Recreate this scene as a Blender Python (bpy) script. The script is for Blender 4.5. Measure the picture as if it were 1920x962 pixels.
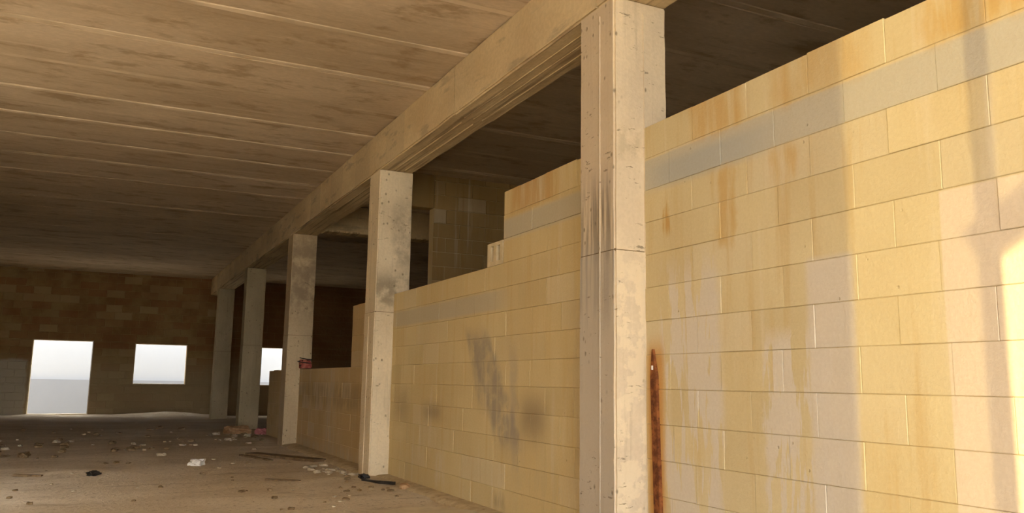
import bpy, bmesh, math, random
from mathutils import Vector, Matrix, noise as mnoise

for o in list(bpy.data.objects):
    bpy.data.objects.remove(o, do_unlink=True)
scene = bpy.context.scene
COL = scene.collection
random.seed(7)

# ------------------------------------------------------------------ camera
FPX, YAW, PITCH, ROLL = 1571.8, 0.450989, 0.150493, 0.014909
cam_d = bpy.data.cameras.new('camera')
cam = bpy.data.objects.new('camera', cam_d)
COL.objects.link(cam)
fw = Vector((math.sin(YAW) * math.cos(PITCH), math.cos(YAW) * math.cos(PITCH), math.sin(PITCH)))
rt = Vector((math.cos(YAW), -math.sin(YAW), 0))
up = rt.cross(fw)
r2 = rt * math.cos(ROLL) + up * math.sin(ROLL)
u2 = -rt * math.sin(ROLL) + up * math.cos(ROLL)
cam.matrix_world = Matrix(((r2.x, u2.x, -fw.x, 0), (r2.y, u2.y, -fw.y, 0), (r2.z, u2.z, -fw.z, 1.4), (0, 0, 0, 1)))
cam_d.sensor_fit = 'HORIZONTAL'
cam_d.sensor_width = 36.0
cam_d.lens = 36.0 * FPX / 1920.0
cam_d.clip_end = 2000
scene.camera = cam

# ------------------------------------------------------------------ sky, sun, exposure
world = bpy.data.worlds.new('hazy_sky')
scene.world = world
world.use_nodes = True
bg = world.node_tree.nodes['Background']
bg.inputs['Color'].default_value = (0.97, 1.0, 1.03, 1)
bg.inputs['Strength'].default_value = 8.0

SUN = Vector((0.8, 0.6, -0.12)).normalized()
sun_d = bpy.data.lights.new('sun', 'SUN')
sun_d.energy = 5.0
sun_d.angle = math.radians(0.35)
sun_d.color = (1.0, 0.77, 0.36)
sun = bpy.data.objects.new('sun', sun_d)
sun.rotation_euler = SUN.to_track_quat('-Z', 'Y').to_euler()
sun.location = (-20, -15, 6)
COL.objects.link(sun)

vs = scene.view_settings
vs.view_transform = 'Standard'
vs.look = 'None'
vs.exposure = 0.72
vs.gamma = 1.0
vs.use_curve_mapping = False

# ------------------------------------------------------------------ dimensions
XW = 4.0              # face of the block walls between the columns
XC0, XC1 = 3.70, 4.25 # columns and beam
ZB, ZC = 4.69, 5.32   # beam soffit, ceiling
CH = 0.2745           # height of a course
BL = 0.60             # length of a block
YF = 35.0             # far wall
YB = -5.0             # open end behind the camera
XL, XR = -4.2, 12.0
COLS = [-0.95, 5.72, 12.42, 19.02, 25.6, 32.2]
CD = 0.57

# ------------------------------------------------------------------ node helpers
class NT:
    def __init__(self, name):
        self.m = bpy.data.materials.new(name)
        self.m.use_nodes = True
        self.t = self.m.node_tree
        self.n = self.t.nodes
        self.b = self.n['Principled BSDF']
        self.pos = self.n.new('ShaderNodeNewGeometry').outputs['Position']
        s = self.n.new('ShaderNodeSeparateXYZ')
        self.t.links.new(self.pos, s.inputs[0])
        self.x, self.y, self.z = s.outputs

    def put(self, sock, v):
        if isinstance(v, bpy.types.NodeSocket):
            self.t.links.new(v, sock)
        elif isinstance(v, (tuple, list)):
            sock.default_value = tuple(v) + ((1,) if len(v) == 3 and len(sock.default_value) == 4 else ())
        else:
            sock.default_value = v

    def math(self, op, a, b=0.0, clamp=False):
        n = self.n.new('ShaderNodeMath')
        n.operation = op
        n.use_clamp = clamp
        self.put(n.inputs[0], a)
        self.put(n.inputs[1], b)
        return n.outputs[0]

    def scale(self, v, s):
        n = self.n.new('ShaderNodeVectorMath')
        n.operation = 'MULTIPLY'
        self.put(n.inputs[0], v)
        self.put(n.inputs[1], s)
        return n.outputs[0]

    def noise(self, s=(1, 1, 1), scale=1.0, detail=4, rough=0.55, dist=0.0, off=0.0):
        v = self.scale(self.pos, s)
        if off:
            a = self.n.new('ShaderNodeVectorMath')
            a.operation = 'ADD'
            self.put(a.inputs[0], v)
            a.inputs[1].default_value = (off, off * 1.7, off * .6)
            v = a.outputs[0]
        n = self.n.new('ShaderNodeTexNoise')
        self.put(n.inputs['Vector'], v)
        n.inputs['Scale'].default_value = scale
        n.inputs['Detail'].default_value = detail
        n.inputs['Roughness'].default_value = rough
        n.inputs['Distortion'].default_value = dist
        return n.outputs[0]

    def voro(self, s=(1, 1, 1), scale=1.0, rnd=1.0):
        n = self.n.new('ShaderNodeTexVoronoi')
        self.put(n.inputs['Vector'], self.scale(self.pos, s))
        n.inputs['Scale'].default_value = scale
        n.inputs['Randomness'].default_value = rnd
        return n.outputs['Distance']

    def ramp(self, v, a, b, c=0.0, d=1.0, smooth=True):
        n = self.n.new('ShaderNodeMapRange')
        n.interpolation_type = 'SMOOTHSTEP' if smooth else 'LINEAR'
        for i, q in enumerate((v, a, b, c, d)):
            self.put(n.inputs[i], q)
        return n.outputs[0]

    def mix(self, f, a, b, mode='MIX'):
        n = self.n.new('ShaderNodeMix')
        n.data_type = 'RGBA'
        n.blend_type = mode
        self.put(n.inputs[0], f)
        self.put(n.inputs[6], a)
        self.put(n.inputs[7], b)
        return n.outputs[2]

    def rnd(self):
        return self.n.new('ShaderNodeObjectInfo').outputs['Random']

    def mul(self, *a):
        r = a[0]
        for q in a[1:]:
            r = self.math('MULTIPLY', r, q)
        return r

    def band(self, v, a, b, s):
        """1 where a < v < b, with soft borders of half-width s"""
        return self.math('MULTIPLY', self.ramp(v, a - s, a + s), self.ramp(v, b - s, b + s, 1.0, 0.0))

    def spot(self, u, v, u0, u1, v0, v1, su, sv):
        return self.math('MULTIPLY', self.band(u, u0, u1, su), self.band(v, v0, v1, sv))

    def wob(self, v, nz, amt):
        return self.math('ADD', v, self.math('MULTIPLY', self.math('SUBTRACT', nz, 0.5), amt))

    def done(self, col, rough=0.9, bump=None, dist=0.01, strength=0.6):
        self.put(self.b.inputs['Base Color'], col)
        self.put(self.b.inputs['Roughness'], rough)
        self.b.inputs['Specular IOR Level'].default_value = 0.2
        if bump is not None:
            n = self.n.new('ShaderNodeBump')
            n.inputs['Strength'].default_value = strength
            n.inputs['Distance'].default_value = dist
            self.put(n.inputs['Height'], bump)
            self.t.links.new(n.outputs[0], self.b.inputs['Normal'])
        return self.m


def limestone(name, a, b, spots=(), streak=0.5, course_tint=True):
    """sawn yellow limestone; spots are stains: (y0, y1, z0, z1, soft y, soft z, colour, amount, breakup)"""
    k = NT(name)
    big = k.noise((1, .9, .55), .9, 3, .5)
    c = k.mix(k.ramp(big, .35, .68), a, b)
    if course_tint:
        r = k.rnd()
        c = k.mix(k.math('MULTIPLY', r, .30), c, tuple(q * .74 for q in a))
        r2_ = k.math('FRACT', k.math('MULTIPLY', r, 7.31))
        c = k.mix(k.ramp(r2_, .72, 1.0, 0, .30), c, (.66, .60, .46))
    dr = k.noise((5.5, 5.5, .45), 1.4, 4, .6)
    c = k.mix(k.ramp(dr, .52, .74, 0, streak), c, tuple(q * w for q, w in zip(a, (.88, .74, .55))))
    dr2 = k.noise((7, 7, .5), 1.1, 3, .5, off=9.0)
    c = k.mix(k.ramp(dr2, .58, .76, 0, streak * .7), c, (.72, .66, .52))
    wy = k.noise((1, 1, 1), 3.2, 4, .6, off=3.0)
    w2 = k.noise((4, 4, .6), 2.2, 4, .6, off=5.0)
    Y = k.wob(k.y, wy, .22)
    Z = k.wob(k.z, wy, .20)
    for (y0, y1, z0, z1, sy, sz, colr, amt, brk, *skew) in spots:
        yy = Y if brk else k.y
        if skew:
            yy = k.math('SUBTRACT', yy, k.math('MULTIPLY', k.math('SUBTRACT', k.z, (z0 + z1) / 2), skew[0]))
        m = k.spot(yy, Z if brk else k.z, y0, y1, z0, z1, sy, sz)
        if skew:
            m = k.math('MULTIPLY', m, k.math('ADD', k.ramp(w2, .30, .55, 0, .45), k.ramp(wy, .36, .56, 0, .55)))
        elif brk:
            m = k.math('MULTIPLY', m, k.ramp(w2, .5 - brk * .3, .5 + brk * .12))
        c = k.mix(k.math('MULTIPLY', m, amt), c, colr)
    fine = k.noise((1, 1, 1), 42, 5, .65)
    c = k.mix(k.ramp(fine, .35, .75, .10, .0), c, (.25, .16, .06))
    pit = k.ramp(k.voro((1, 1, .8), 9.0), .03, .09, 1, 0)
    pit = k.math('MULTIPLY', pit, k.ramp(k.noise(scale=1.7, detail=2, off=2), .52, .62))
    c = k.mix(k.math('MULTIPLY', pit, .35), c, (.22, .15, .08))
    h = k.math('SUBTRACT', k.math('ADD', fine, k.math('MULTIPLY', k.noise(scale=9, detail=4), 1.2)), k.math('MULTIPLY', pit, 1.5))
    return k.done(c, .93, h, .006, .55)


PALE = (.60, .54, .44)
LA, LB = (.57, .465, .26), (.63, .535, .32)
ZB0, ZB1 = CH * 11, CH * 12
near_spots = [
    (-9, 5.75, ZB0, ZB1 - .02, .01, .012, (.47, .445, .36), .88, 0),
    (4.3, 5.6, ZB0 - .02, ZB1 - .09, .35, .05, (.37, .385, .36), .70, 0),
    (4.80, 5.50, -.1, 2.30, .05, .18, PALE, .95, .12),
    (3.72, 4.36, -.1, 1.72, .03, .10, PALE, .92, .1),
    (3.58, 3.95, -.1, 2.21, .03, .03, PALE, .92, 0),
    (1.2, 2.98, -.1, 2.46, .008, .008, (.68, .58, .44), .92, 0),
    (4.62, 4.80, 2.4, 3.0, .04, .06, (.50, .30, .08), .6, .6),
    (5.35, 5.45, 2.6, 2.95, .02, .06, (.46, .27, .07), .8, .3),
    (4.0, 4.25, 2.75, 3.0, .06, .08, (.50, .30, .08), .6, .5),
    (4.5, 5.1, 3.28, 3.6, .08, .06, (.50, .29, .07), .6, .8),
    (3.4, 4.2, 3.28, 3.6, .10, .06, (.50, .30, .08), .45, .9),
    (2.2, 3.0, 3.28, 3.6, .10, .06, (.50, .29, .05), .6, .7),
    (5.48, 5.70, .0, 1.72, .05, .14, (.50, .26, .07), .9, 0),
]
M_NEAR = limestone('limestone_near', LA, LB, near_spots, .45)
mid_spots = [
    (8.49, 12.5, CH * 8 + .03, CH * 9 - .02, .4, .03, (.46, .42, .33), .65, 0),
    (6.2, 8.5, ZB0 - .02, ZB1 - .06, .02, .03, (.46, .43, .34), .75, 0),
    (8.40, 9.05, .74, 1.98, .09, .14, (.30, .265, .215), .80, .14, .75),
    (9.10, 9.30, 1.1, 1.98, .05, .18, (.30, .26, .21), .50, .16, .45),
    (8.05, 8.25, .35, 1.75, .05, .25, (.34, .30, .25), .45, .35, .1),
    (7.45, 8.00, .85, 1.25, .22, .20, (.22, .17, .11), .65, 0),
    (10.3, 10.95, .92, 1.10, .22, .14, (.22, .17, .11), .60, 0),
    (11.6, 12.2, .85, 1.25, .25, .20, (.26, .20, .12), .40, 0),
    (8.35, 8.65, .06, .20, .06, .06, (.26, .22, .16), .55, .4),
    (10.15, 10.45, .1, .52, .05, .12, (.64, .56, .42), .55, .3),
    (6.2, 8.3, -.1, .75, .8, .35, (.66, .50, .24), .4, .2),
    (6.2, 6.85, -.1, 2.2, .25, .5, (.42, .36, .28), .45, .2),
    (7.2, 8.3, 3.26, 3.6, .15, .05, (.46, .25, .06), .6, .8),
]
M_MID = limestone('limestone_middle', (.61, .48, .25), (.67, .55, .31), mid_spots, .4)
far_spots = [
    (13, 19, .9, 1.35, .5, .12, (.30, .23, .13), .5, .5),
    (15.9, 16.4, .2, 1.65, .12, .15, (.56, .50, .38), .45, .3),
    (13, 19, -.1, .2, .3, .1, (.50, .43, .30), .5, .5),
]
M_FARB = limestone('limestone_low', (.56, .41, .21), (.62, .47, .26), far_spots, .35)
M_DARKB = limestone('limestone_darkened', (.30, .195, .08), (.38, .26, .115), (), .4)  # block colour darkened to carry the shade of the unlit bay
M_MORTAR = limestone('mortar_bed', (.44, .34, .18), (.52, .41, .23), (), .2, False)


def rough_wall():
    k = NT('limestone_end_wall')
    n1 = k.noise((1, 1, 1), .8, 4, .6)
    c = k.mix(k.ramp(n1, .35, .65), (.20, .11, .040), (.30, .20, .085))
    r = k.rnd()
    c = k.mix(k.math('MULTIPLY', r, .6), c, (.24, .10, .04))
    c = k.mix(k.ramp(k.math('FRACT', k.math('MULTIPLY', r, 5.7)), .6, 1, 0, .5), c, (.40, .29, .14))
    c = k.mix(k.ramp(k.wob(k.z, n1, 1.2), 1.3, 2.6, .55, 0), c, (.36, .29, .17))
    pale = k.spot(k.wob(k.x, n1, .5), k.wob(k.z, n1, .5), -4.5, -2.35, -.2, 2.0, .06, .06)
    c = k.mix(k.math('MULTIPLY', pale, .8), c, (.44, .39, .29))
    h = k.noise(scale=7, detail=5, rough=.6)
    return k.done(c, .95, h, .02, .7)


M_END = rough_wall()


def concrete(name, a, b, dark, grain=(6, 6, .35), spots=True, patches=()):
    k = NT(name)
    n1 = k.noise((1, 1, .7), 1.1, 4, .55)
    c = k.mix(k.ramp(n1, .36, .66), a, b)
    st = k.noise(grain, 1.6, 5, .62)
    c = k.mix(k.ramp(st, .55, .76, 0, .40), c, dark)
    st2 = k.noise(grain, 1.0, 4, .6, off=7)
    c = k.mix(k.ramp(st2, .55, .75, 0, .40), c, tuple(min(1, q * 1.22) for q in b))
    n3 = k.noise(scale=30, detail=4)
    c = k.mix(k.ramp(n3, .3, .7, .12, 0), c, dark)
    h = k.math('ADD', k.math('MULTIPLY', st, .8), n3)
    wn = k.noise(scale=4.2, detail=5, rough=.65, off=4)
    vn = k.noise((14, 14, .5), 1.5, 4, .6, off=6)
    for (ax, u0, u1, z0, z1, su, sz, colr, amt, brk, vert) in patches:
        u = k.x if ax == 'x' else k.y
        m = k.spot(k.wob(u, wn, .12), k.wob(k.z, wn, .35), u0, u1, z0, z1, su, sz)
        m = k.math('MULTIPLY', m, k.ramp(u, 3.712, 3.716) if ax == 'x' else k.ramp(k.x, 3.702, 3.712, 1, 0))
        if brk:
            m = k.math('MULTIPLY', m, k.ramp(vn if vert else wn, .5 - brk * .2, .5 + brk * .12))
        c = k.mix(k.math('MULTIPLY', m, amt), c, colr)
    if spots:
        v = k.voro((1, 1, .75), 11)
        m = k.math('MULTIPLY', k.ramp(v, .05, .22, 1, 0), k.ramp(k.noise(scale=2.6, detail=3, off=1), .48, .58))
        fl = k.noise((1, 1, 3.2), 6.5, 5, .7, off=12)
        m = k.math('MAXIMUM', m, k.math('MULTIPLY', k.ramp(fl, .62, .67), k.ramp(k.noise(scale=1.9, detail=2, off=15), .46, .56)))
        c = k.mix(k.math('MULTIPLY', m, .65), c, tuple(q * .55 for q in dark))
        h = k.math('SUBTRACT', h, k.math('MULTIPLY', m, 1.6))
    return k.done(c, .9, h, .008, .6)


DK = (.17, .13, .09)
M_COL = [
    concrete('column_concrete_a', (.58, .48, .34), (.70, .58, .40), (.26, .20, .13), patches=[
        ('y', 5.60, 6.40, 1.95, 3.12, .02, .22, (.14, .115, .09), .90, .42, True),
        ('y', 5.735, 6.40, -.2, 2.60, .004, .25, (.42, .37, .30), .75, 0, False),
        ('y', 5.735, 6.40, 2.9, 4.8, .004, .2, (.50, .41, .31), .55, 0, False),
        ('x', 3.72, 4.0, -.2, 2.5, .05, .3, (.72, .60, .40), .6, .2, False),
        ('x', 3.75, 3.98, 3.30, 3.55, .04, .06, (.40, .33, .22), .6, .4, False),
    ]),
    concrete('column_concrete_b', (.63, .52, .35), (.76, .64, .44), (.27, .21, .13), patches=[
        ('x', 3.6, 4.3, 2.55, 3.05, .05, .15, (.22, .18, .12), .75, .8, False),
        ('x', 3.95, 4.3, 3.2, 4.2, .08, .2, (.25, .20, .14), .6, 1, False)]),
    concrete('column_concrete_c', (.50, .39, .24), (.60, .47, .29), (.20, .14, .08), patches=[
        ('x', 3.6, 4.3, 2.9, 4.7, .05, .5, (.20, .14, .09), .6, 1, False)]),
    concrete('column_concrete_d', (.42, .34, .20), (.50, .40, .24), (.20, .14, .08)),
]


def soffit(name):
    """slab soffit: grey-brown concrete with streaks along the span"""
    k = NT(name)
    n1 = k.noise((.35, 1, 1), .8, 4, .6)
    c = k.mix(k.ramp(n1, .32, .68), (.56, .44, .305), (.72, .58, .42))
    st = k.noise((.30, 3.2, 1), 1.5, 5, .6)
    c = k.mix(k.ramp(st, .54, .72, 0, .55), c, (.34, .23, .12))
    st2 = k.noise((.45, 4.5, 1), 1.2, 5, .6, off=6)
    c = k.mix(k.ramp(st2, .56, .74, 0, .5), c, (.84, .70, .53))
    p = k.noise((.8, 1.6, 1), 1.4, 5, .65, off=3)
    c = k.mix(k.ramp(p, .52, .64, 0, .62), c, (.35, .24, .13))
    r = k.rnd()
    c = k.mix(k.math('MULTIPLY', r, .25), c, (.50, .37, .23))
    f = k.noise((.5, 1, 1), 22, 5, .6)
    c = k.mix(k.ramp(f, .35, .7, .12, 0), c, (.12, .08, .04))
    return k.done(c, .92, k.math('ADD', f, k.math('MULTIPLY', st, 2)), .01, .5)


M_SOFFIT = soffit('slab_soffit')


def beam_mat():
    k = NT('beam_concrete')
    n1 = k.noise((1, .5, 1), 1.3, 4, .6)
    c = k.mix(k.ramp(n1, .33, .66), (.62, .47, .27), (.76, .61, .37))
    br = k.noise((9, .22, .0), 1.6, 4, .6)
    under = k.ramp(k.z, ZB + .02, ZB + .04, 1, 0)
    c = k.mix(k.mul(k.ramp(br, .50, .62, 0, .75), under), c, (.30, .21, .13))
    c = k.mix(k.mul(k.ramp(k.noise((12, .25, 0), 1.3, 3, .5, off=5), .55, .7, 0, .6), under), c, (.64, .50, .30))
    n = k.n.new('ShaderNodeTexWhiteNoise')
    n.noise_dimensions = '1D'
    k.put(n.inputs['W'], k.math('FLOOR', k.math('MULTIPLY', k.y, 1.15)))
    side = k.math('SUBTRACT', 1.0, under)
    c = k.mix(k.mul(k.ramp(n.outputs['Value'], 0, 1, 0, .55), side), c, (.52, .41, .26))
    g = k.noise((.5, .7, 3), 2, 4, .6, off=2)
    c = k.mix(k.mul(k.ramp(g, .56, .68, 0, .5), side), c, (.30, .25, .18))
    f = k.noise(scale=20, detail=5)
    c = k.mix(k.ramp(f, .35, .7, .12, 0), c, (.15, .10, .05))
    return k.done(c, .9, k.math('ADD', f, k.math('MULTIPLY', br, 2)), .01, .6)


M_BEAM = beam_mat()


def dirt():
    k = NT('dirt_floor')
    n1 = k.noise((.6, 1, 1), .55, 5, .6)
    c = k.mix(k.ramp(n1, .35, .66), (.58, .48, .34), (.74, .64, .49))
    n2 = k.noise((.45, 1.3, 1), 2.4, 6, .65, off=3)
    c = k.mix(k.ramp(n2, .54, .70, 0, .65), c, (.40, .31, .21))
    n4 = k.noise((.35, 1.2, 1), 1.1, 5, .6, off=8)
    c = k.mix(k.ramp(n4, .55, .72, 0, .6), c, (.80, .71, .56))
    n3 = k.noise(scale=16, detail=6, rough=.7)
    c = k.mix(k.ramp(n3, .54, .68, 0, .75), c, (.30, .22, .14))
    v = k.ramp(k.voro(scale=14), .08, .2, 1, 0)
    v = k.mul(v, k.ramp(k.noise(scale=1.3, detail=3, off=4), .5, .6))
    c = k.mix(k.math('MULTIPLY', v, .5), c, (.55, .47, .35))
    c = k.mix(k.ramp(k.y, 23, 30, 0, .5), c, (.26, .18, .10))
    return k.done(c, .97, k.math('ADD', n3, k.math('MULTIPLY', v, .6)), .03, .8)


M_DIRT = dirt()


def plain(name, a, b, scale=6.0, rough=.85, dark=None):
    k = NT(name)
    n = k.noise(scale=scale, detail=5, rough=.6)
    c = k.mix(k.ramp(n, .35, .66), a, b)
    if dark:
        c = k.mix(k.ramp(k.noise(scale=scale * 2.3, detail=4, off=3), .56, .68, 0, .7), c, dark)
    return k.done(c, rough, n, .01, .5)


M_STONE = plain('pale_rubble', (.36, .29, .19), (.54, .46, .33), 9)
M_STONE2 = plain('brown_rubble', (.15, .10, .05), (.28, .20, .11), 9)
M_PAPER = plain('white_paper', (.70, .66, .60), (.80, .77, .72), 12)
M_BLACK = plain('black_plastic', (.015, .013, .012), (.04, .035, .03), 12, .5)
M_WOOD = plain('weathered_wood', (.13, .085, .045), (.22, .15, .08), 8, .85, (.06, .04, .02))
M_RED = plain('faded_red_cloth', (.34, .07, .06), (.45, .16, .11), 14, .95)
M_PINK = plain('pink_plastic', (.50, .16, .17), (.60, .26, .24), 14, .7)
M_TERRA = plain('orange_rubble', (.34, .19, .09), (.46, .29, .15), 14, .95)
M_RUST = plain('rusted_iron', (.10, .030, .010), (.24, .085, .025), 14, .9, (.05, .015, .008))
M_WHITE = plain('white_paint', (.8, .78, .74), (.85, .83, .8), 12, .6)
M_FOOT = plain('footing_mortar', (.42, .33, .20), (.56, .45, .28), 5, .95, (.30, .22, .12))
M_GROUT = plain('joint_grout', (.52, .41, .28), (.70, .57, .41), 1.2, .95)
M_SLABP = plain('pale_screed', (.56, .47, .32), (.66, .57, .41), 4, .95)
M_YARD = plain('yard_ground', (.58, .50, .37), (.66, .57, .43), .5, .95)
M_GREYW = plain('backdrop_grey', (.165, .172, .188), (.178, .185, .20), .3, .95)
M_BACKDROP = plain('backdrop_pale', (.265, .275, .29), (.28, .29, .305), .3, .95)


def filter_mat():  # added sheet that lets part of the sun through
    m = bpy.data.materials.new('sun_filter_sheet')
    m.use_nodes = True
    t = m.node_tree
    p = t.nodes['Principled BSDF']
    p.inputs['Base Color'].default_value = (.55, .52, .46, 1)
    p.inputs['Roughness'].default_value = .9
    tr = t.nodes.new('ShaderNodeBsdfTransparent')
    mx = t.nodes.new('ShaderNodeMixShader')
    mx.inputs[0].default_value = .80
    t.links.new(tr.outputs[0], mx.inputs[1])
    t.links.new(p.outputs[0], mx.inputs[2])
    t.links.new(mx.outputs[0], t.nodes['Material Output'].inputs[0])
    return m


M_FILTER = filter_mat()

# ------------------------------------------------------------------ mesh helpers
def empty(name, loc=(0, 0, 0)):
    o = bpy.data.objects.new(name, None)
    o.location = loc
    o.empty_display_size = .2
    COL.objects.link(o)
    return o


def link(name, me, mat=None, parent=None, loc=None):
    o = bpy.data.objects.new(name, me)
    if mat and not me.materials:
        me.materials.append(mat)
    COL.objects.link(o)
    if loc is not None:
        o.location = loc
    if parent is not None:
        o.parent = parent
        if loc is not None:
            o.location = Vector(loc) - parent.location
        else:
            o.location = -parent.location
    return o


def tag(o, label=None, cat=None, group=None, kind=None):
    if label: o['label'] = label
    if cat: o['category'] = cat
    if group: o['group'] = group
    if kind: o['kind'] = kind
    return o


def bm_mesh(name, bm, smooth=False):
    me = bpy.data.meshes.new(name)
    bm.normal_update()
    bm.to_mesh(me)
    bm.free()
    if smooth:
        for p in me.polygons: p.use_smooth = True
    return me


def add_box(bm, a, b):
    vs_ = [bm.verts.new((x, y, z)) for x in (a[0], b[0]) for y in (a[1], b[1]) for z in (a[2], b[2])]
    for f in ((0, 1, 3, 2), (4, 6, 7, 5), (0, 4, 5, 1), (2, 3, 7, 6), (0, 2, 6, 4), (1, 5, 7, 3)):
        bm.faces.new([vs_[i] for i in f])


def box_mesh(name, a, b, bev=0.0):
    bm = bmesh.new()
    add_box(bm, a, b)
    if bev:
        bmesh.ops.bevel(bm, geom=list(bm.edges), offset=bev, segments=1, affect='EDGES')
    return bm_mesh(name, bm)


_cache = {}
def block_mesh(lx, ly, lz, mat, bev=.0035):
    k = (round(lx, 3), round(ly, 3), round(lz, 3), mat.name)
    if k not in _cache:
        me = box_mesh('block', (-lx / 2, -ly / 2, -lz / 2), (lx / 2, ly / 2, lz / 2), bev)
        me.materials.append(mat)
        _cache[k] = me
    return _cache[k]


# ------------------------------------------------------------------ block walls
GAP = .003
def wall_along_y(name, y0, y1, top_at, mat, phase, label, seed, thick=.23, mm=None):
    """a wall of single blocks in plane x = XW; top_at(y) gives its height in courses"""
    rng = random.Random(seed)
    root = empty(name, (XW + thick / 2, (y0 + y1) / 2, 0))
    tag(root, label, 'wall', kind='structure')
    levels = sorted({top_at(y0 + (y1 - y0) * i / 200) for i in range(201)})
    ncmax = max(levels)
    bm = bmesh.new()
    for c in range(ncmax):
        ys = [y0 + (y1 - y0) * i / 400 for i in range(401) if top_at(y0 + (y1 - y0) * i / 400) > c]
        a, b = min(ys), max(ys)
        if a < y0 + .05: a = y0
        if b > y1 - .05: b = y1
        add_box(bm, (XW + .007, a + .006, c * CH), (XW + thick - .012, b - .006, (c + 1) * CH - (.012 if c == ncmax - 1 else 0)))
        cuts = [a]
        j = math.floor((a - phase) / BL) * BL + phase + (BL / 2 if c % 2 else 0)
        while j < b - .12:
            if j > a + .12:
                cuts.append(j + rng.uniform(-.03, .03))
            j += BL
        cuts.append(b)
        top_course = c == ncmax - 1
        for u, v in zip(cuts, cuts[1:]):
            ln = round((v - u) / .02) * .02
            h = CH - GAP + (rng.uniform(-.012, .006) if top_course else 0)
            me = block_mesh(thick, ln, CH - GAP, mat)
            o = link('block', me, None, root, (XW + thick / 2 + rng.uniform(-.003, .003), (u + v) / 2, c * CH + h / 2))
            o.scale = (1, (v - u - .0012) / ln, h / (CH - GAP))
            o.rotation_euler = (rng.uniform(-.002, .002), 0, rng.uniform(-.003, .003))
    link('mortar_bed', bm_mesh('mortar', bm), mm or M_MORTAR, root)
    return root


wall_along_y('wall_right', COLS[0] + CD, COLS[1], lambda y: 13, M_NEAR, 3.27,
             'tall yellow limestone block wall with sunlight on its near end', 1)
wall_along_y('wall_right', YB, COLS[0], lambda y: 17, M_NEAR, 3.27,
             'yellow limestone block wall behind the camera side column', 2)  # unseen wall, raised to beam height to keep light out of the bay
wall_along_y('wall_right', COLS[1] + CD, COLS[2], lambda y: 13 if y < 8.49 else 10, M_MID, 3.27,
             'yellow block wall with dark smudges and a stepped top', 3)
wall_along_y('wall_right', COLS[2] + CD, COLS[3], lambda y: 10 if y < 14.77 else 6, M_FARB, 3.27,
             'low brown block wall with a tall stub against its column', 4)
wall_along_y('wall_right', COLS[3] + CD, 22.75, lambda y: 6, M_FARB, 3.27,
             'short low block wall ending beside the far window', 5)

# ------------------------------------------------------------------ columns
def column_mesh(name, x0, x1, y0, y1, z0, z1, seed):
    bm = bmesh.new()
    add_box(bm, (x0, y0, z0), (x1, y1, z1))
    ev = [e for e in bm.edges if abs(e.verts[0].co.z - e.verts[1].co.z) > .1]
    bmesh.ops.bevel(bm, geom=ev, offset=.018, segments=2, affect='EDGES')
    n = max(2, int((z1 - z0) / .12))
    for i in range(1, n):
        bmesh.ops.bisect_plane(bm, geom=bm.verts[:] + bm.edges[:] + bm.faces[:], plane_co=(0, 0, z0 + (z1 - z0) * i / n), plane_no=(0, 0, 1))
    for v in bm.verts:
        d = mnoise.noise_vector(v.co * 3.1 + Vector((seed, 0, 0))) * .004 + mnoise.noise_vector(v.co * 14 + Vector((0, seed, 0))) * .0025
        v.co.x += d.x
        v.co.y += d.y
    return bm_mesh(name, bm)


col_labels = ['square concrete column standing behind the camera', 'nearest tall square concrete column with streaked grey face',
              'second cream concrete column where the wall top steps down', 'third pitted concrete column with a red rag beside it',
              'fourth dim concrete column before the bright far window', 'fifth dark concrete column close to the end wall']
lifts = [2.50, 2.50, 2.46, 2.40, 2.40, 2.40]
for i, y in enumerate(COLS):
    r = tag(empty('column', ((XC0 + XC1) / 2, y + CD / 2, 0)), col_labels[i], 'column', 'row of concrete columns', 'structure')
    m = M_COL[[0, 0, 1, 2, 3, 3][i]]
    link('lower_lift', column_mesh('lower_lift', XC0, XC1, y, y + CD, -.05, lifts[i] - .004, i), m, r)
    link('upper_lift', column_mesh('upper_lift', XC0 + .004, XC1 - .004, y + .005, y + CD - .004, lifts[i] + .004, ZB, i + 20), m, r)
    link('pour_joint', box_mesh('pour_joint', (XC0 + .012, y + .012, lifts[i] - .01), (XC1 - .012, y + CD - .012, lifts[i] + .01)), M_STONE2, r)
    if i in (1, 2):
        yy = y + (.22 if i == 1 else .3)
        link('form_seam', box_mesh('form_seam', (XC0 - .007, yy, .0), (XC0 + .005, yy + .012, 4.6 if i == 1 else 2.4), .002), m, r)
        link('form_seam', box_mesh('form_seam', (XC0 + .30, y - .006, .0), (XC0 + .312, y + .006, 2.4) if i == 2 else (XC0 + .31, y + .008, 4.6), .002), m, r)

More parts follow.
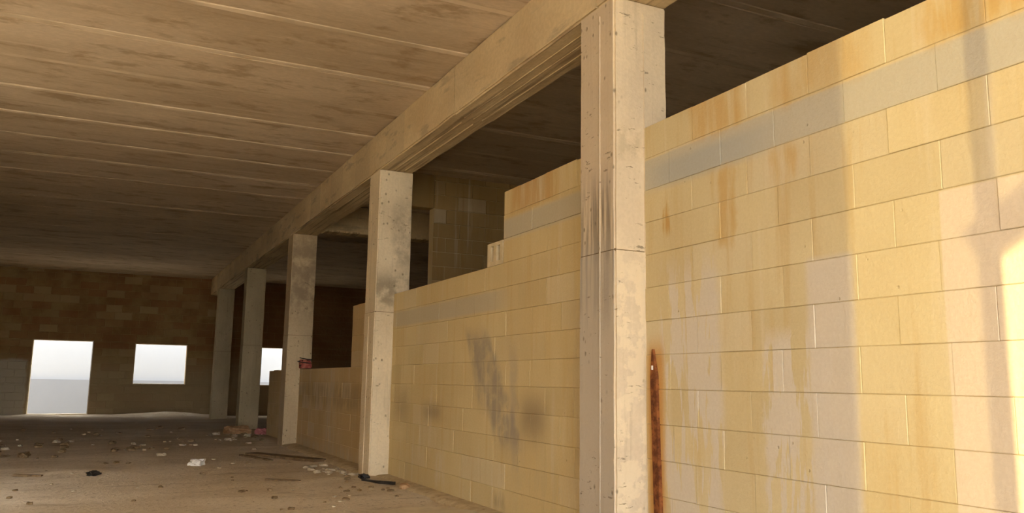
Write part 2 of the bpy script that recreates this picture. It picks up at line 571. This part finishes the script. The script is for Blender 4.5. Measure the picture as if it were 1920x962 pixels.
# ------------------------------------------------------------------ beams
root = tag(empty('beam', ((XC0 + XC1) / 2, 13, ZB)), 'long concrete beam carried by the row of columns', 'beam', kind='structure')
cuts = [YB, -2.8]
for a, b in zip(COLS, COLS[1:]):
    cuts += [a + CD / 2, (a + CD + b) / 2]
cuts += [COLS[-1] + CD / 2, YF]
for i, (a, b) in enumerate(zip(cuts, cuts[1:])):
    bm = bmesh.new()
    add_box(bm, (XC0, a + .006, ZB), (XC1, b - .006, ZC))
    ev = [e for e in bm.edges if abs(e.verts[0].co.y - e.verts[1].co.y) > .1 and e.verts[0].co.z < ZB + .1]
    bmesh.ops.bevel(bm, geom=ev, offset=.02, segments=2, affect='EDGES')
    n = int((b - a) / .2)
    for j in range(1, n):
        bmesh.ops.bisect_plane(bm, geom=bm.verts[:] + bm.edges[:] + bm.faces[:], plane_co=(0, a + (b - a) * j / n, 0), plane_no=(0, 1, 0))
    dz = .008 * (i % 2)
    for v in bm.verts:
        d = mnoise.noise_vector(v.co * 2.2) * .008
        v.co.x += d.x
        if v.co.z < ZB + .1: v.co.z += d.z * .6 + dz
    link('beam_segment', bm_mesh('beam_segment', bm), M_BEAM, root)
# thin timber-form ridges left on the soffit
for (x, y0_, y1_) in [(3.86, 6.4, 9.4), (3.98, 6.4, 9.4), (4.10, 6.4, 9.4), (3.90, 9.6, 12.3), (4.06, 9.6, 12.3), (3.88, 13.1, 15.9), (4.05, 13.1, 15.9)]:
    link('board_ridge', box_mesh('board_ridge', (x, y0_, ZB - .008), (x + .012, y1_, ZB + .02), .003), M_BEAM, root)

cb = tag(empty('beam', (8.1, 18.4, ZB)), 'dark cross beam deep in the unlit bay', 'beam', kind='structure')
link('beam_web', box_mesh('beam_web', (XC1, 18.3, ZB), (XR, 18.7, ZC), .015), M_BEAM, cb)

# ------------------------------------------------------------------ ceilings of precast planks
PW = 1.30
def plank_mesh(x0, x1, w, t=.22, ch=.045):
    bm = bmesh.new()
    sec = [(-w / 2, t), (-w / 2, ch), (-w / 2 + .05, 0), (w / 2 - .06, 0), (w / 2, ch), (w / 2, t)]
    n = 16
    rings = []
    for i in range(n + 1):
        x = x0 + (x1 - x0) * i / n
        rings.append([bm.verts.new((x, y, z)) for y, z in sec])
    for a, b in zip(rings, rings[1:]):
        for i in range(6):
            bm.faces.new((a[i], b[i], b[(i + 1) % 6], a[(i + 1) % 6]))
    bm.faces.new(rings[0]); bm.faces.new(rings[-1][::-1])
    bmesh.ops.recalc_face_normals(bm, faces=bm.faces)
    return bm_mesh('plank', bm)


def ceiling(label, x0, x1, seed):
    rng = random.Random(seed)
    root = tag(empty('ceiling', ((x0 + x1) / 2, 13, ZC)), label, 'ceiling', kind='structure')
    meshes = [plank_mesh(x0, x1, PW - .012) for _ in range(3)]
    for k_, me in enumerate(meshes):
        me.materials.append(M_SOFFIT)
        for v in me.vertices:
            if v.co.z < .1:
                v.co.z += .007 * mnoise.noise(Vector((v.co.x * 1.2, v.co.y * 2, k_ * 5)))
    y = 14.2 + PW / 2 - PW * 18
    i = 0
    while y < YF + .3:
        link('ceiling_plank', meshes[i % 3], None, root, (0, y, ZC + rng.uniform(0, .018)))
        bmj = bmesh.new()
        n = 40
        rr = []
        for q in range(n + 1):
            x = x0 + (x1 - x0) * q / n
            w_ = .075 + .035 * mnoise.noise(Vector((x * 1.3, y, 2)))
            rr.append([bmj.verts.new((x, y + PW / 2 + a * w_, ZC + b)) for a, b in ((-1, .03), (-.6, .008), (.4, .002), (1, .03))])
        for a, b in zip(rr, rr[1:]):
            for q in range(3):
                bmj.faces.new((a[q], b[q], b[q + 1], a[q + 1]))
        bmesh.ops.recalc_face_normals(bmj, faces=bmj.faces)
        link('joint_grout', bm_mesh('joint_grout', bmj), M_GROUT, root)
        y += PW
        i += 1
    link('topping_slab', box_mesh('topping_slab', (x0, YB - 2, ZC + .235), (x1, YF + .5, ZC + .35)), M_SOFFIT, root)


ceiling('streaked concrete plank ceiling over the open hall', XL - .3, XC0 + .15, 11)
ceiling('dark concrete plank ceiling over the unlit bay', XC1 - .15, XR + .2, 12)
link('beam_topping', box_mesh('beam_topping', (XC0 + .16, YB, ZC + .005), (XC1 - .16, YF, ZC + .235)), M_BEAM, root)

# ------------------------------------------------------------------ end wall with its openings
OPEN = [(-2.27, -.31, -.1, 2.74), (1.13, 2.99, 1.16, 2.70), (5.74, 7.60, 1.16, 2.70)]
def wall_along_x(name, y, x0, x1, top, holes, mat, label, seed, limit_x, thick=.25, bl=BL, ch=CH, mm=None):
    rng = random.Random(seed)
    root = tag(empty(name, ((x0 + x1) / 2, y + thick / 2, 0)), label, 'wall', kind='structure')
    bmc, bms = bmesh.new(), bmesh.new()
    zc = sorted({0.0, top} | {h[2] for h in holes if h[2] > 0} | {h[3] for h in holes})
    c = 0
    z = 0.0
    while z < top - .05:
        z1 = min(z + ch, top)
        # split a course where a hole starts or ends inside it
        lv = [z] + [q for q in zc if z + .02 < q < z1 - .02] + [z1]
        for za, zb in zip(lv, lv[1:]):
            zm = (za + zb) / 2
            runs = [(x0, x1)]
            for h in holes:
                if h[2] < zm < h[3]:
                    nr = []
                    for a, b in runs:
                        if h[0] > a and h[1] < b: nr += [(a, h[0]), (h[1], b)]
                        elif h[1] <= a or h[0] >= b: nr.append((a, b))
                        elif h[0] <= a: nr.append((h[1], b))
                        else: nr.append((a, h[0]))
                    runs = nr
            for a, b in runs:
                add_box(bmc, (a + .004, y + .016, za), (b - .004, y + thick, zb))
                cuts = [a]
                j = math.floor(a / bl) * bl + (bl / 2 if c % 2 else 0)
                while j < b - .1:
                    if j > a + .1: cuts.append(j + rng.uniform(-.05, .05))
                    j += bl
                cuts.append(b)
                for u, v in zip(cuts, cuts[1:]):
                    dy = rng.uniform(-.008, .008)
                    if limit_x(u, v, za):
                        ln = max(.02, round((v - u) / .05) * .05); hh = max(.02, round((zb - za) / .03) * .03)
                        o = link('block', block_mesh(ln, thick - .03, hh, mat, .008), None, root, ((u + v) / 2, y + thick / 2 - .015 + dy, zm))
                        o.scale = ((v - u - .010) / ln, 1, (zb - za - .010) / hh)
                    else:
                        add_box(bms, (u + .005, y + dy, za + .005), (v - .005, y + thick - .03, zb - .005))
        z = z1
        c += 1
    add_box(bmc, (x0, y + .02, -.3), (x1, y + thick, 0))
    link('mortar_bed', bm_mesh('mortar', bmc), mm or M_MORTAR, root)
    if len(bms.verts):
        tag(link('distant_blocks', bm_mesh('distant_blocks', bms), mat, root), kind='stuff')
    return root


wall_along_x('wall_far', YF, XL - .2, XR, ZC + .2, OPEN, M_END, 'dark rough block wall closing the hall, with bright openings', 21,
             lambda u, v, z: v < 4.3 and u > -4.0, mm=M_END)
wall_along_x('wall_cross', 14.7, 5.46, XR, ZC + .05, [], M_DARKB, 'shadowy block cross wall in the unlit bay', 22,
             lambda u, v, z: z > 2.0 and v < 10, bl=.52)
# lintel over the gap beside the cross wall
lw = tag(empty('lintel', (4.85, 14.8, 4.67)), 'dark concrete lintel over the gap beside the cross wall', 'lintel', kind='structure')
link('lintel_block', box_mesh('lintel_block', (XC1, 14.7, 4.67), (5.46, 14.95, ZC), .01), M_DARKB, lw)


def surround(name, h, label, sill=True):
    root = tag(empty(name, ((h[0] + h[1]) / 2, YF + .12, max(0, h[2]))), label, name.split('_')[0], kind='structure')
    x0, x1, z0, z1 = h
    z0 = max(0, z0)
    t = .02
    link('reveal', box_mesh('reveal', (x0 + .001, YF + .02, z0), (x0 + t, YF + .26, z1), .004), M_FOOT, root)
    link('reveal', box_mesh('reveal', (x1 - t, YF + .02, z0), (x1 - .001, YF + .26, z1), .004), M_FOOT, root)
    link('head', box_mesh('head', (x0 + t, YF + .02, z1 - t), (x1 - t, YF + .26, z1 - .001), .004), M_FOOT, root)
    if sill:
        link('sill', box_mesh('sill', (x0 + t, YF + .0, z0 + .001), (x1 - t, YF + .28, z0 + .035), .006), M_FOOT, root)
    else:
        link('threshold', box_mesh('threshold', (x0 + t, YF - .04, -.02), (x1 - t, YF + .32, .07), .01), M_FOOT, root)


surround('door_1', OPEN[0], 'tall open doorway glowing white in the dark end wall', False)
surround('window_1', OPEN[1], 'small open window hole glowing white beside the doorway')
surround('window_2', OPEN[2], 'open window hole glimpsed between the third and fourth columns')

# ------------------------------------------------------------------ outer walls out of view
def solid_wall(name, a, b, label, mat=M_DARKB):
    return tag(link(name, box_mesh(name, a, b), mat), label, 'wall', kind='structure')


def side_wall():
    # limestone side wall, out of view, with window holes added to let daylight in
    ws = [(4.0, 6.2), (9.8, 12.1)]
    z0, z1 = 1.1, 3.8
    bm = bmesh.new()
    ed = [-2.55] + [q for w_ in ws for q in w_] + [YF]
    for a, b in zip(ed[::2], ed[1::2]):
        add_box(bm, (XL - .25, a, -.1), (XL, b, ZC))
    for a, b in ws:
        add_box(bm, (XL - .25, a, -.1), (XL, b, z0))
        add_box(bm, (XL - .25, a, z1), (XL, b, ZC))
    tag(link('wall_left', bm_mesh('wall_left', bm), M_FARB), 'plain limestone side wall, out of view, with window holes added for light', 'wall', kind='structure')


side_wall()
# added walls outside: one blocks low sun, one hides sky behind the end wall
solid_wall('wall_sun_blocker', (-14, -6.8, -.2), (-12, 60, 8.5), 'tall dark wall added outside to block the low sun', M_DARKB)
nb = tag(empty('wall_backdrop', (0, YF + 5, 0)), 'pale wall with a grey plinth, added to hide the sky beyond the far openings', 'wall', kind='structure')
link('backdrop_face', box_mesh('backdrop_face', (-11.9, YF + 4.2, -.2), (16, YF + 5, 9)), M_BACKDROP, nb)
link('plinth', box_mesh('plinth', (-11.9, YF + 4.05, -.2), (16, YF + 4.2, 1.30)), M_GREYW, nb)
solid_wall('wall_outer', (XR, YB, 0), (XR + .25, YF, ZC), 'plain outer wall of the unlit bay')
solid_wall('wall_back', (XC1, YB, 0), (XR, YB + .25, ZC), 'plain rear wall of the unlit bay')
tag(link('column', column_mesh('corner_column', XL - .3, XL + .2, YB + .05, YB + .55, -.05, ZC - .001, 5), M_COL[3]),
    'concrete corner column at the open end', 'column', kind='structure')

# ------------------------------------------------------------------ floors and ground
def floor_mesh(x0, x1, y0, y1, step, amp, far_heap=True):
    bm = bmesh.new()
    nx, ny = int((x1 - x0) / step), int((y1 - y0) / step)
    g = []
    for j in range(ny + 1):
        row = []
        for i in range(nx + 1):
            x, y = x0 + (x1 - x0) * i / nx, y0 + (y1 - y0) * j / ny
            z = amp * (mnoise.noise(Vector((x * .7, y * .7, 0))) * 1.0 + mnoise.noise(Vector((x * 2.6, y * 2.6, 4))) * .5 + mnoise.noise(Vector((x * 7, y * 7, 9))) * .25) - amp
            if far_heap:
                q = max(0, (y - 33.2) / 1.6)
                z += .10 * min(1, q) * (.6 + .6 * mnoise.noise(Vector((x * .8, 3, 1))))
                z += .13 * math.exp(-((x - 2.3) / 1.1) ** 2 - ((y - 34.6) / .5) ** 2)
                z += .07 * math.exp(-((x + .15) / .55) ** 2 - ((y - 14.1) / .5) ** 2)
                z += .05 * math.exp(-((x - 3.3) / .6) ** 2 - ((y - 12.0) / .7) ** 2)
            row.append(bm.verts.new((x, y, z)))
        g.append(row)
    for j in range(ny):
        for i in range(nx):
            bm.faces.new((g[j][i], g[j][i + 1], g[j + 1][i + 1], g[j + 1][i]))
    return bm_mesh('floor', bm, True)


def floor_z(x, y):
    amp = .016
    z = amp * (mnoise.noise(Vector((x * .7, y * .7, 0))) + mnoise.noise(Vector((x * 2.6, y * 2.6, 4))) * .5 + mnoise.noise(Vector((x * 7, y * 7, 9))) * .25) - amp
    q = max(0, (y - 33.2) / 1.6)
    z += .10 * min(1, q) * (.6 + .6 * mnoise.noise(Vector((x * .8, 3, 1))))
    z += .07 * math.exp(-((x + .15) / .55) ** 2 - ((y - 14.1) / .5) ** 2)
    z += .05 * math.exp(-((x - 3.3) / .6) ** 2 - ((y - 12.0) / .7) ** 2)
    return z


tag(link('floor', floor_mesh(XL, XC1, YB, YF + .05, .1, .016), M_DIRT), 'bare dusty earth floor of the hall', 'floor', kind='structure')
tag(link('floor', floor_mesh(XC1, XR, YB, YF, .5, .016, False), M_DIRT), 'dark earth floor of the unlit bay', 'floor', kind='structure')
tag(link('ground', box_mesh('ground', (-120, -120, -.5), (120, 190, -.12)), M_YARD), 'pale open ground outside the building', 'ground', kind='structure')
# mortar footing along the block walls
ft = tag(empty('trim_1', (3.9, 12, 0)), 'pale mortar footing strip along the block walls', 'footing', kind='structure')
def footing(y0, y1, w, seed):
    bm = bmesh.new()
    n = int((y1 - y0) / .12)
    A, B, C_, D = [], [], [], []
    for i in range(n + 1):
        y = y0 + (y1 - y0) * i / n
        ww = w + .05 * mnoise.noise(Vector((y * 1.9, seed, 0))) + .02 * mnoise.noise(Vector((y * 9, seed, 0)))
        A.append(bm.verts.new((XW + .01, y, .035))); B.append(bm.verts.new((XW - ww * .6, y, .028)))
        C_.append(bm.verts.new((XW - ww, y, .0))); D.append(bm.verts.new((XW - ww, y, -.06)))
    for P_, Q in ((A, B), (B, C_), (C_, D)):
        for i in range(n):
            bm.faces.new((P_[i], P_[i + 1], Q[i + 1], Q[i]))
    bmesh.ops.recalc_face_normals(bm, faces=bm.faces)
    link('footing_strip', bm_mesh('footing_strip', bm, True), M_FOOT, ft)
footing(COLS[1] + CD, COLS[2], .22, 1)
footing(COLS[2] + CD, COLS[3], .30, 2)
footing(COLS[0] + CD, COLS[1], .22, 3)

# pale screed patch at the lower edge of the picture
bm = bmesh.new()
pts = []
for i in range(28):
    a = math.tau * i / 28
    rr = 1 + .16 * mnoise.noise(Vector((math.cos(a) * 2, math.sin(a) * 2, 3)))
    pts.append((3.30 + .55 * rr * math.cos(a), 8.45 + .85 * rr * math.sin(a)))
lo = [bm.verts.new((x, y, -.05)) for x, y in pts]
hi = [bm.verts.new((x + (3.3 - x) * .04, y + (8.45 - y) * .04, .014)) for x, y in pts]
bm.faces.new(hi)
for i in range(28):
    bm.faces.new((lo[i], lo[(i + 1) % 28], hi[(i + 1) % 28], hi[i]))
bmesh.ops.recalc_face_normals(bm, faces=bm.faces)
tag(link('screed_patch', bm_mesh('screed_patch', bm), M_SLABP), 'pale smooth patch of screed on the dirt near the wall', 'screed patch')

# ------------------------------------------------------------------ things
def rock_mesh(seed, sub=2, flat=.65, rough=.35):
    bm = bmesh.new()
    bmesh.ops.create_icosphere(bm, subdivisions=sub, radius=1)
    for v in bm.verts:
        d = 1 + rough * mnoise.noise(v.co * 1.3 + Vector((seed * 3.7, 0, 0))) + rough * .5 * mnoise.noise(v.co * 3 + Vector((0, seed, 0)))
        v.co *= d
        v.co.z *= flat
        for ax in range(3):
            lim = .78 if ax < 2 else .5
            v.co[ax] = max(-lim, min(lim, v.co[ax]))
    return bm_mesh('rock', bm)


# the hollow block on the stepped wall
def hollow_block():
    L, Hh, T = .42, CH - .004, .21
    y0, y1, z0 = 8.505, 8.925, CH * 10 + .001
    r = tag(empty('hollow_block', (XW + T / 2, (y0 + y1) / 2, z0)), 'hollow concrete block with two square holes on the wall step', 'block')
    bm = bmesh.new()
    w = .055
    yc = (y0 + y1) / 2
    add_box(bm, (XW, y0, z0), (XW + T, y1, z0 + .05))
    add_box(bm, (XW, y0, z0 + Hh - .04), (XW + T, y1, z0 + Hh))
    for a, b in ((y0, y0 + .075), (yc - .04, yc + .04), (y1 - .095, y1)):
        add_box(bm, (XW, a, z0 + .05), (XW + T, b, z0 + Hh - .04))
    link('shell', bm_mesh('shell', bm), plain('hollow_block_concrete', (.56, .46, .28), (.66, .55, .36), 10, .95), r)
    link('back_web', box_mesh('back_web', (XW + .185, y0 + .01, z0 + .03), (XW + T - .005, y1 - .01, z0 + Hh - .02)), M_FARB, r)
hollow_block()

# rusted iron bar let into the corner beside the near column
r = tag(empty('iron_bar', (3.985, 5.57, 0)), 'rust brown iron strip standing against the wall by the nearest column', 'iron bar')
bm = bmesh.new()
n = 24
rg = []
for i in range(n + 1):
    z = -.01 + 1.70 * i / n
    w = .056 * (1 if i < n - 3 else (n - i + .5) / 3.6)
    yc = 5.555 + .055 * z / 1.7 + .004 * mnoise.noise(Vector((0, 0, z * 5)))
    x = XW - .008
    rg.append([bm.verts.new(p) for p in ((x + .012, yc - w, z), (x - .010, yc - w * .7, z), (x - .010, yc + w * .7, z), (x + .012, yc + w, z))])
for a, b in zip(rg, rg[1:]):
    for i in range(4):
        bm.faces.new((a[i], a[(i + 1) % 4], b[(i + 1) % 4], b[i]))
bm.faces.new(rg[-1]); bm.faces.new(rg[0][::-1])
bmesh.ops.recalc_face_normals(bm, faces=bm.faces)
link('strip', bm_mesh('strip', bm), M_RUST, r)
link('nail_head', box_mesh('nail_head', (XW - .026, 5.598, 1.525), (XW - .016, 5.616, 1.56), .003), M_WHITE, r)

# boards on the floor
def board(name, p, q, w, t, label, mat=M_WOOD, z=None, seed=0):
    p, q = Vector(p), Vector(q)
    L = (q - p).length
    bm = bmesh.new()
    n = 10
    rg = []
    for i in range(n + 1):
        x = -L / 2 + L * i / n
        ww = w / 2 * (1 + .12 * mnoise.noise(Vector((x * 4, seed, 0))))
        zz = .01 * mnoise.noise(Vector((x * 2, seed, 5)))
        rg.append([bm.verts.new(v) for v in ((x, -ww, zz), (x, ww, zz), (x, ww, zz + t), (x, -ww, zz + t))])
    for a, b in zip(rg, rg[1:]):
        for i in range(4):
            bm.faces.new((a[i], b[i], b[(i + 1) % 4], a[(i + 1) % 4]))
    bm.faces.new(rg[0]); bm.faces.new(rg[-1][::-1])
    bmesh.ops.recalc_face_normals(bm, faces=bm.faces)
    c = (p + q) / 2
    o = link(name, bm_mesh(name, bm), mat)
    o.location = (c.x, c.y, (floor_z(c.x, c.y) if z is None else z) - .003)
    o.rotation_euler = (0, 0, math.atan2(q.y - p.y, q.x - p.x))
    return tag(o, label, 'board')


board('timber_board', (2.72, 16.9), (3.62, 15.15), .28, .05, 'long dark weathered board on the floor before the third column', seed=1)
board('timber_board', (2.50, 16.75), (2.85, 15.5), .07, .03, 'thin dark lath beside the long weathered board', seed=2)
board('timber_board', (2.25, 12.6), (2.65, 12.2), .05, .02, 'thin brown lath lying on the open dirt floor', seed=3)
board('timber_stick', (3.42, 11.75), (3.72, 11.25), .05, .04, 'charred stick at the foot of the second column', M_BLACK, seed=4)
board('timber_stick', (-.98, 14.0), (-.62, 13.85), .06, .03, 'short dark stick on the dirt at the frame edge', seed=5)


def lump(name, x, y, s, mat, label, cat, seed, flat=.6, rough=.5, group=None, sx=1.0):
    o = link(name, rock_mesh(seed, 3, flat, rough), mat)
    o.scale = (s * sx, s, s)
    o.location = (x, y, floor_z(x, y) + s * .22)
    o.rotation_euler = (0, 0, seed * 1.3)
    return tag(o, label, cat, group)


lump('crumpled_paper', 1.56, 15.1, .14, M_PAPER, 'crumpled white paper on the open dirt floor', 'paper', 31, .6, .9)
lump('plastic_scrap', .03, 13.72, .085, M_BLACK, 'small black plastic scrap on the dirt beside a sandy mound', 'scrap', 32, .5, .9, None, 1.5)
lump('plastic_bag', 4.02, 23.2, .22, M_PINK, 'pinkish red plastic bag by the fourth column foot', 'bag', 33, .6, .9)
lump('rubble_heap', 3.40, 23.6, .30, M_TERRA, 'orange brown rubble lump by the fourth column foot', 'rubble', 34, .4, .7, None, 1.3)
lump('charred_scrap', 3.50, 11.95, .09, M_BLACK, 'black charred scrap at the second column foot', 'scrap', 35, .5, .9, None, 1.6)
lump('broken_brick', 3.78, 10.98, .09, M_TERRA, 'reddish brown brick lump by the charred stick', 'brick', 36, .7, .4)

# red rag and wire on the low wall against the third column
rag = tag(empty('red_rag', (4.08, 18.85, CH * 6)), 'crumpled red rag with wire on the low wall by third column', 'rag')
me = rock_mesh(41, 3, .9, .9)
o = link('cloth', me, M_RED, rag, (4.08, 18.84, CH * 6 + .115))
o.scale = (.15, .15, .19)
cu = bpy.data.curves.new('wire', 'CURVE')
cu.dimensions = '3D'
cu.bevel_depth = .010
cu.bevel_resolution = 1
sp = cu.splines.new('POLY')
rng = random.Random(3)
P = [(4.04 + .14 * math.cos(i * .9) + rng.uniform(-.03, .03), 18.78 + .12 * math.sin(i * 1.3), CH * 6 + .03 + .013 * i) for i in range(18)]
sp.points.add(len(P) - 1)
for q, p in zip(sp.points, P): q.co = (*p, 1)
cu.materials.append(M_BLACK)
tmp = bpy.data.objects.new('wire_curve', cu)
wme = bpy.data.meshes.new_from_object(tmp)
bpy.data.objects.remove(tmp)
link('wire', wme, M_BLACK, rag)

# stones scattered over the floor
variants = []
for s in range(6):
    me = rock_mesh(s, 2, .6, .4); me.materials.append(M_STONE); variants.append(me)
dvar = []
for s in range(4):
    me = rock_mesh(50 + s, 2, .5, .5); me.materials.append(M_STONE2); dvar.append(me)
rng = random.Random(17)
TAKEN = [(2.6, 16.4, .3), (2.7, 16.1, .3), (2.8, 15.7, .3), (1.56, 15.1, .2), (.03, 13.72, .2), (4.02, 23.2, .35), (3.45, 23.6, .45), (3.5, 11.95, .2), (3.76, 11.2, .2), (3.57, 11.5, .3),
         (3.0, 16.4, .35), (3.2, 16.0, .35), (3.5, 15.4, .35), (2.9, 16.6, .35), (2.45, 12.4, .3), (-.8, 13.9, .25), (3.3, 8.45, 1.0)]
def stone(x, y, s, label, group, meshes, name='stone'):
    for _ in range(40):
        if x < 3.60 and all((x - a) ** 2 + (y - b) ** 2 > (c + s * 1.25) ** 2 for a, b, c in TAKEN):
            break
        x, y = x + rng.uniform(-.25, .2), y + rng.uniform(-.3, .3)
    else:
        return None
    TAKEN.append((x, y, s * 1.25))
    o = link(name, rng.choice(meshes), None)
    o.location = (x, y, floor_z(x, y) + s * .22)
    o.scale = (s * rng.uniform(.9, 1.5), s * rng.uniform(.8, 1.1), s * rng.uniform(.7, 1))
    o.rotation_euler = (0, 0, rng.uniform(0, 6))
    return tag(o, label, 'stone', group)

# flat dirt clods in the dim band on the far side of the floor
for i in range(14):
    stone(rng.uniform(-2.1, .9), rng.uniform(17.6, 20.5), rng.uniform(.06, .12), 'dark flat clod of earth in the dim band of floor',
          'clods on the dim floor', dvar, 'earth_clod')
# heap beside the low wall
for i in range(16):
    stone(3.42 + rng.gauss(0, .12), 13.4 + rng.gauss(0, .35), rng.uniform(.03, .085), 'pale broken stone in the small heap at the low wall',
          'stones heaped at the low wall', variants)
for i in range(12):
    stone(3.55 + rng.gauss(0, .12), 11.3 + rng.gauss(0, .35), rng.uniform(.02, .05), 'brown rubble chip at the foot of the second column',
          'chips at the second column', dvar, 'rubble_chip')
for i in range(34):
    stone(rng.uniform(-2.2, 3.2), 21 + rng.gauss(0, 2.0), rng.choice((.03, .035, .04, .05, .06, .09)), 'pale stone in the scattered band across the dim floor',
          'stones across the dim floor', variants)
for i in range(26):
    stone(rng.uniform(-2.0, 3.0), rng.uniform(17, 27), rng.uniform(.03, .10), 'brown lump in the scattered band across the dim floor',
          'lumps across the dim floor', dvar, 'rubble_chip')
for i in range(24):
    y = rng.uniform(9.6, 16)
    stone(rng.uniform(-.9, 3.2), y, rng.uniform(.018, .05), 'small brown chip on the open dusty floor',
          'chips on the open floor', dvar, 'rubble_chip')
for i in range(14):
    y = rng.uniform(9.6, 16)
    stone(rng.uniform(-.9, 3.2), y, rng.uniform(.015, .035), 'small pale stone on the open dusty floor',
          'stones on the open floor', variants)
for i in range(12):
    stone(3.72 + rng.gauss(0, .1), 22.6 + rng.gauss(0, .6), rng.uniform(.05, .13), 'rubble piece between the third and fourth columns',
          'rubble between far columns', dvar + variants[:2], 'rubble_chip')

# ------------------------------------------------------------------ added sun blockers at the open side (behind the camera)
# translucent sheet, slanting strip and post, all added to shape the sun patches
bm = bmesh.new()
prof = [(-2.60, .02), (-3.50, .02), (-3.53, 3.27), (-4.40, 3.76), (-4.40, 5.30), (-2.60, 5.30)]
fr = [bm.verts.new((XL - .10, y, z)) for y, z in prof]
bk = [bm.verts.new((XL - .103, y, z)) for y, z in prof]
bm.faces.new(fr)
for f in bm.faces: pass
bm.faces.new(bk[::-1])
bmesh.ops.delete(bm, geom=[f for f in bm.faces if f.verts[0] in bk], context='FACES')
tag(link('sun_filter_sheet', bm_mesh('sun_filter_sheet', bm), M_FILTER), 'translucent sheet added in the side opening to dim the sun', 'sun filter')
br = link('sun_block_strip', box_mesh('sun_block_strip', (-.03, -1.05, -.10), (.03, .06, .10), .006), M_WOOD)
br.location = (XL - .04, -3.44, 3.40)
br.rotation_euler = (-.51, 0, 0)
tag(br, 'slanting timber strip added to cast a shadow band', 'sun blocker')
px = -.8
py = 2.715 - .75 * (XW - px)
tag(link('sun_block_post', box_mesh('sun_block_post', (px - .04, py - .04, -.02), (px + .04, py + .04, ZC), .008), M_WOOD), 'square timber post added behind the camera to cast a shadow strip', 'prop')
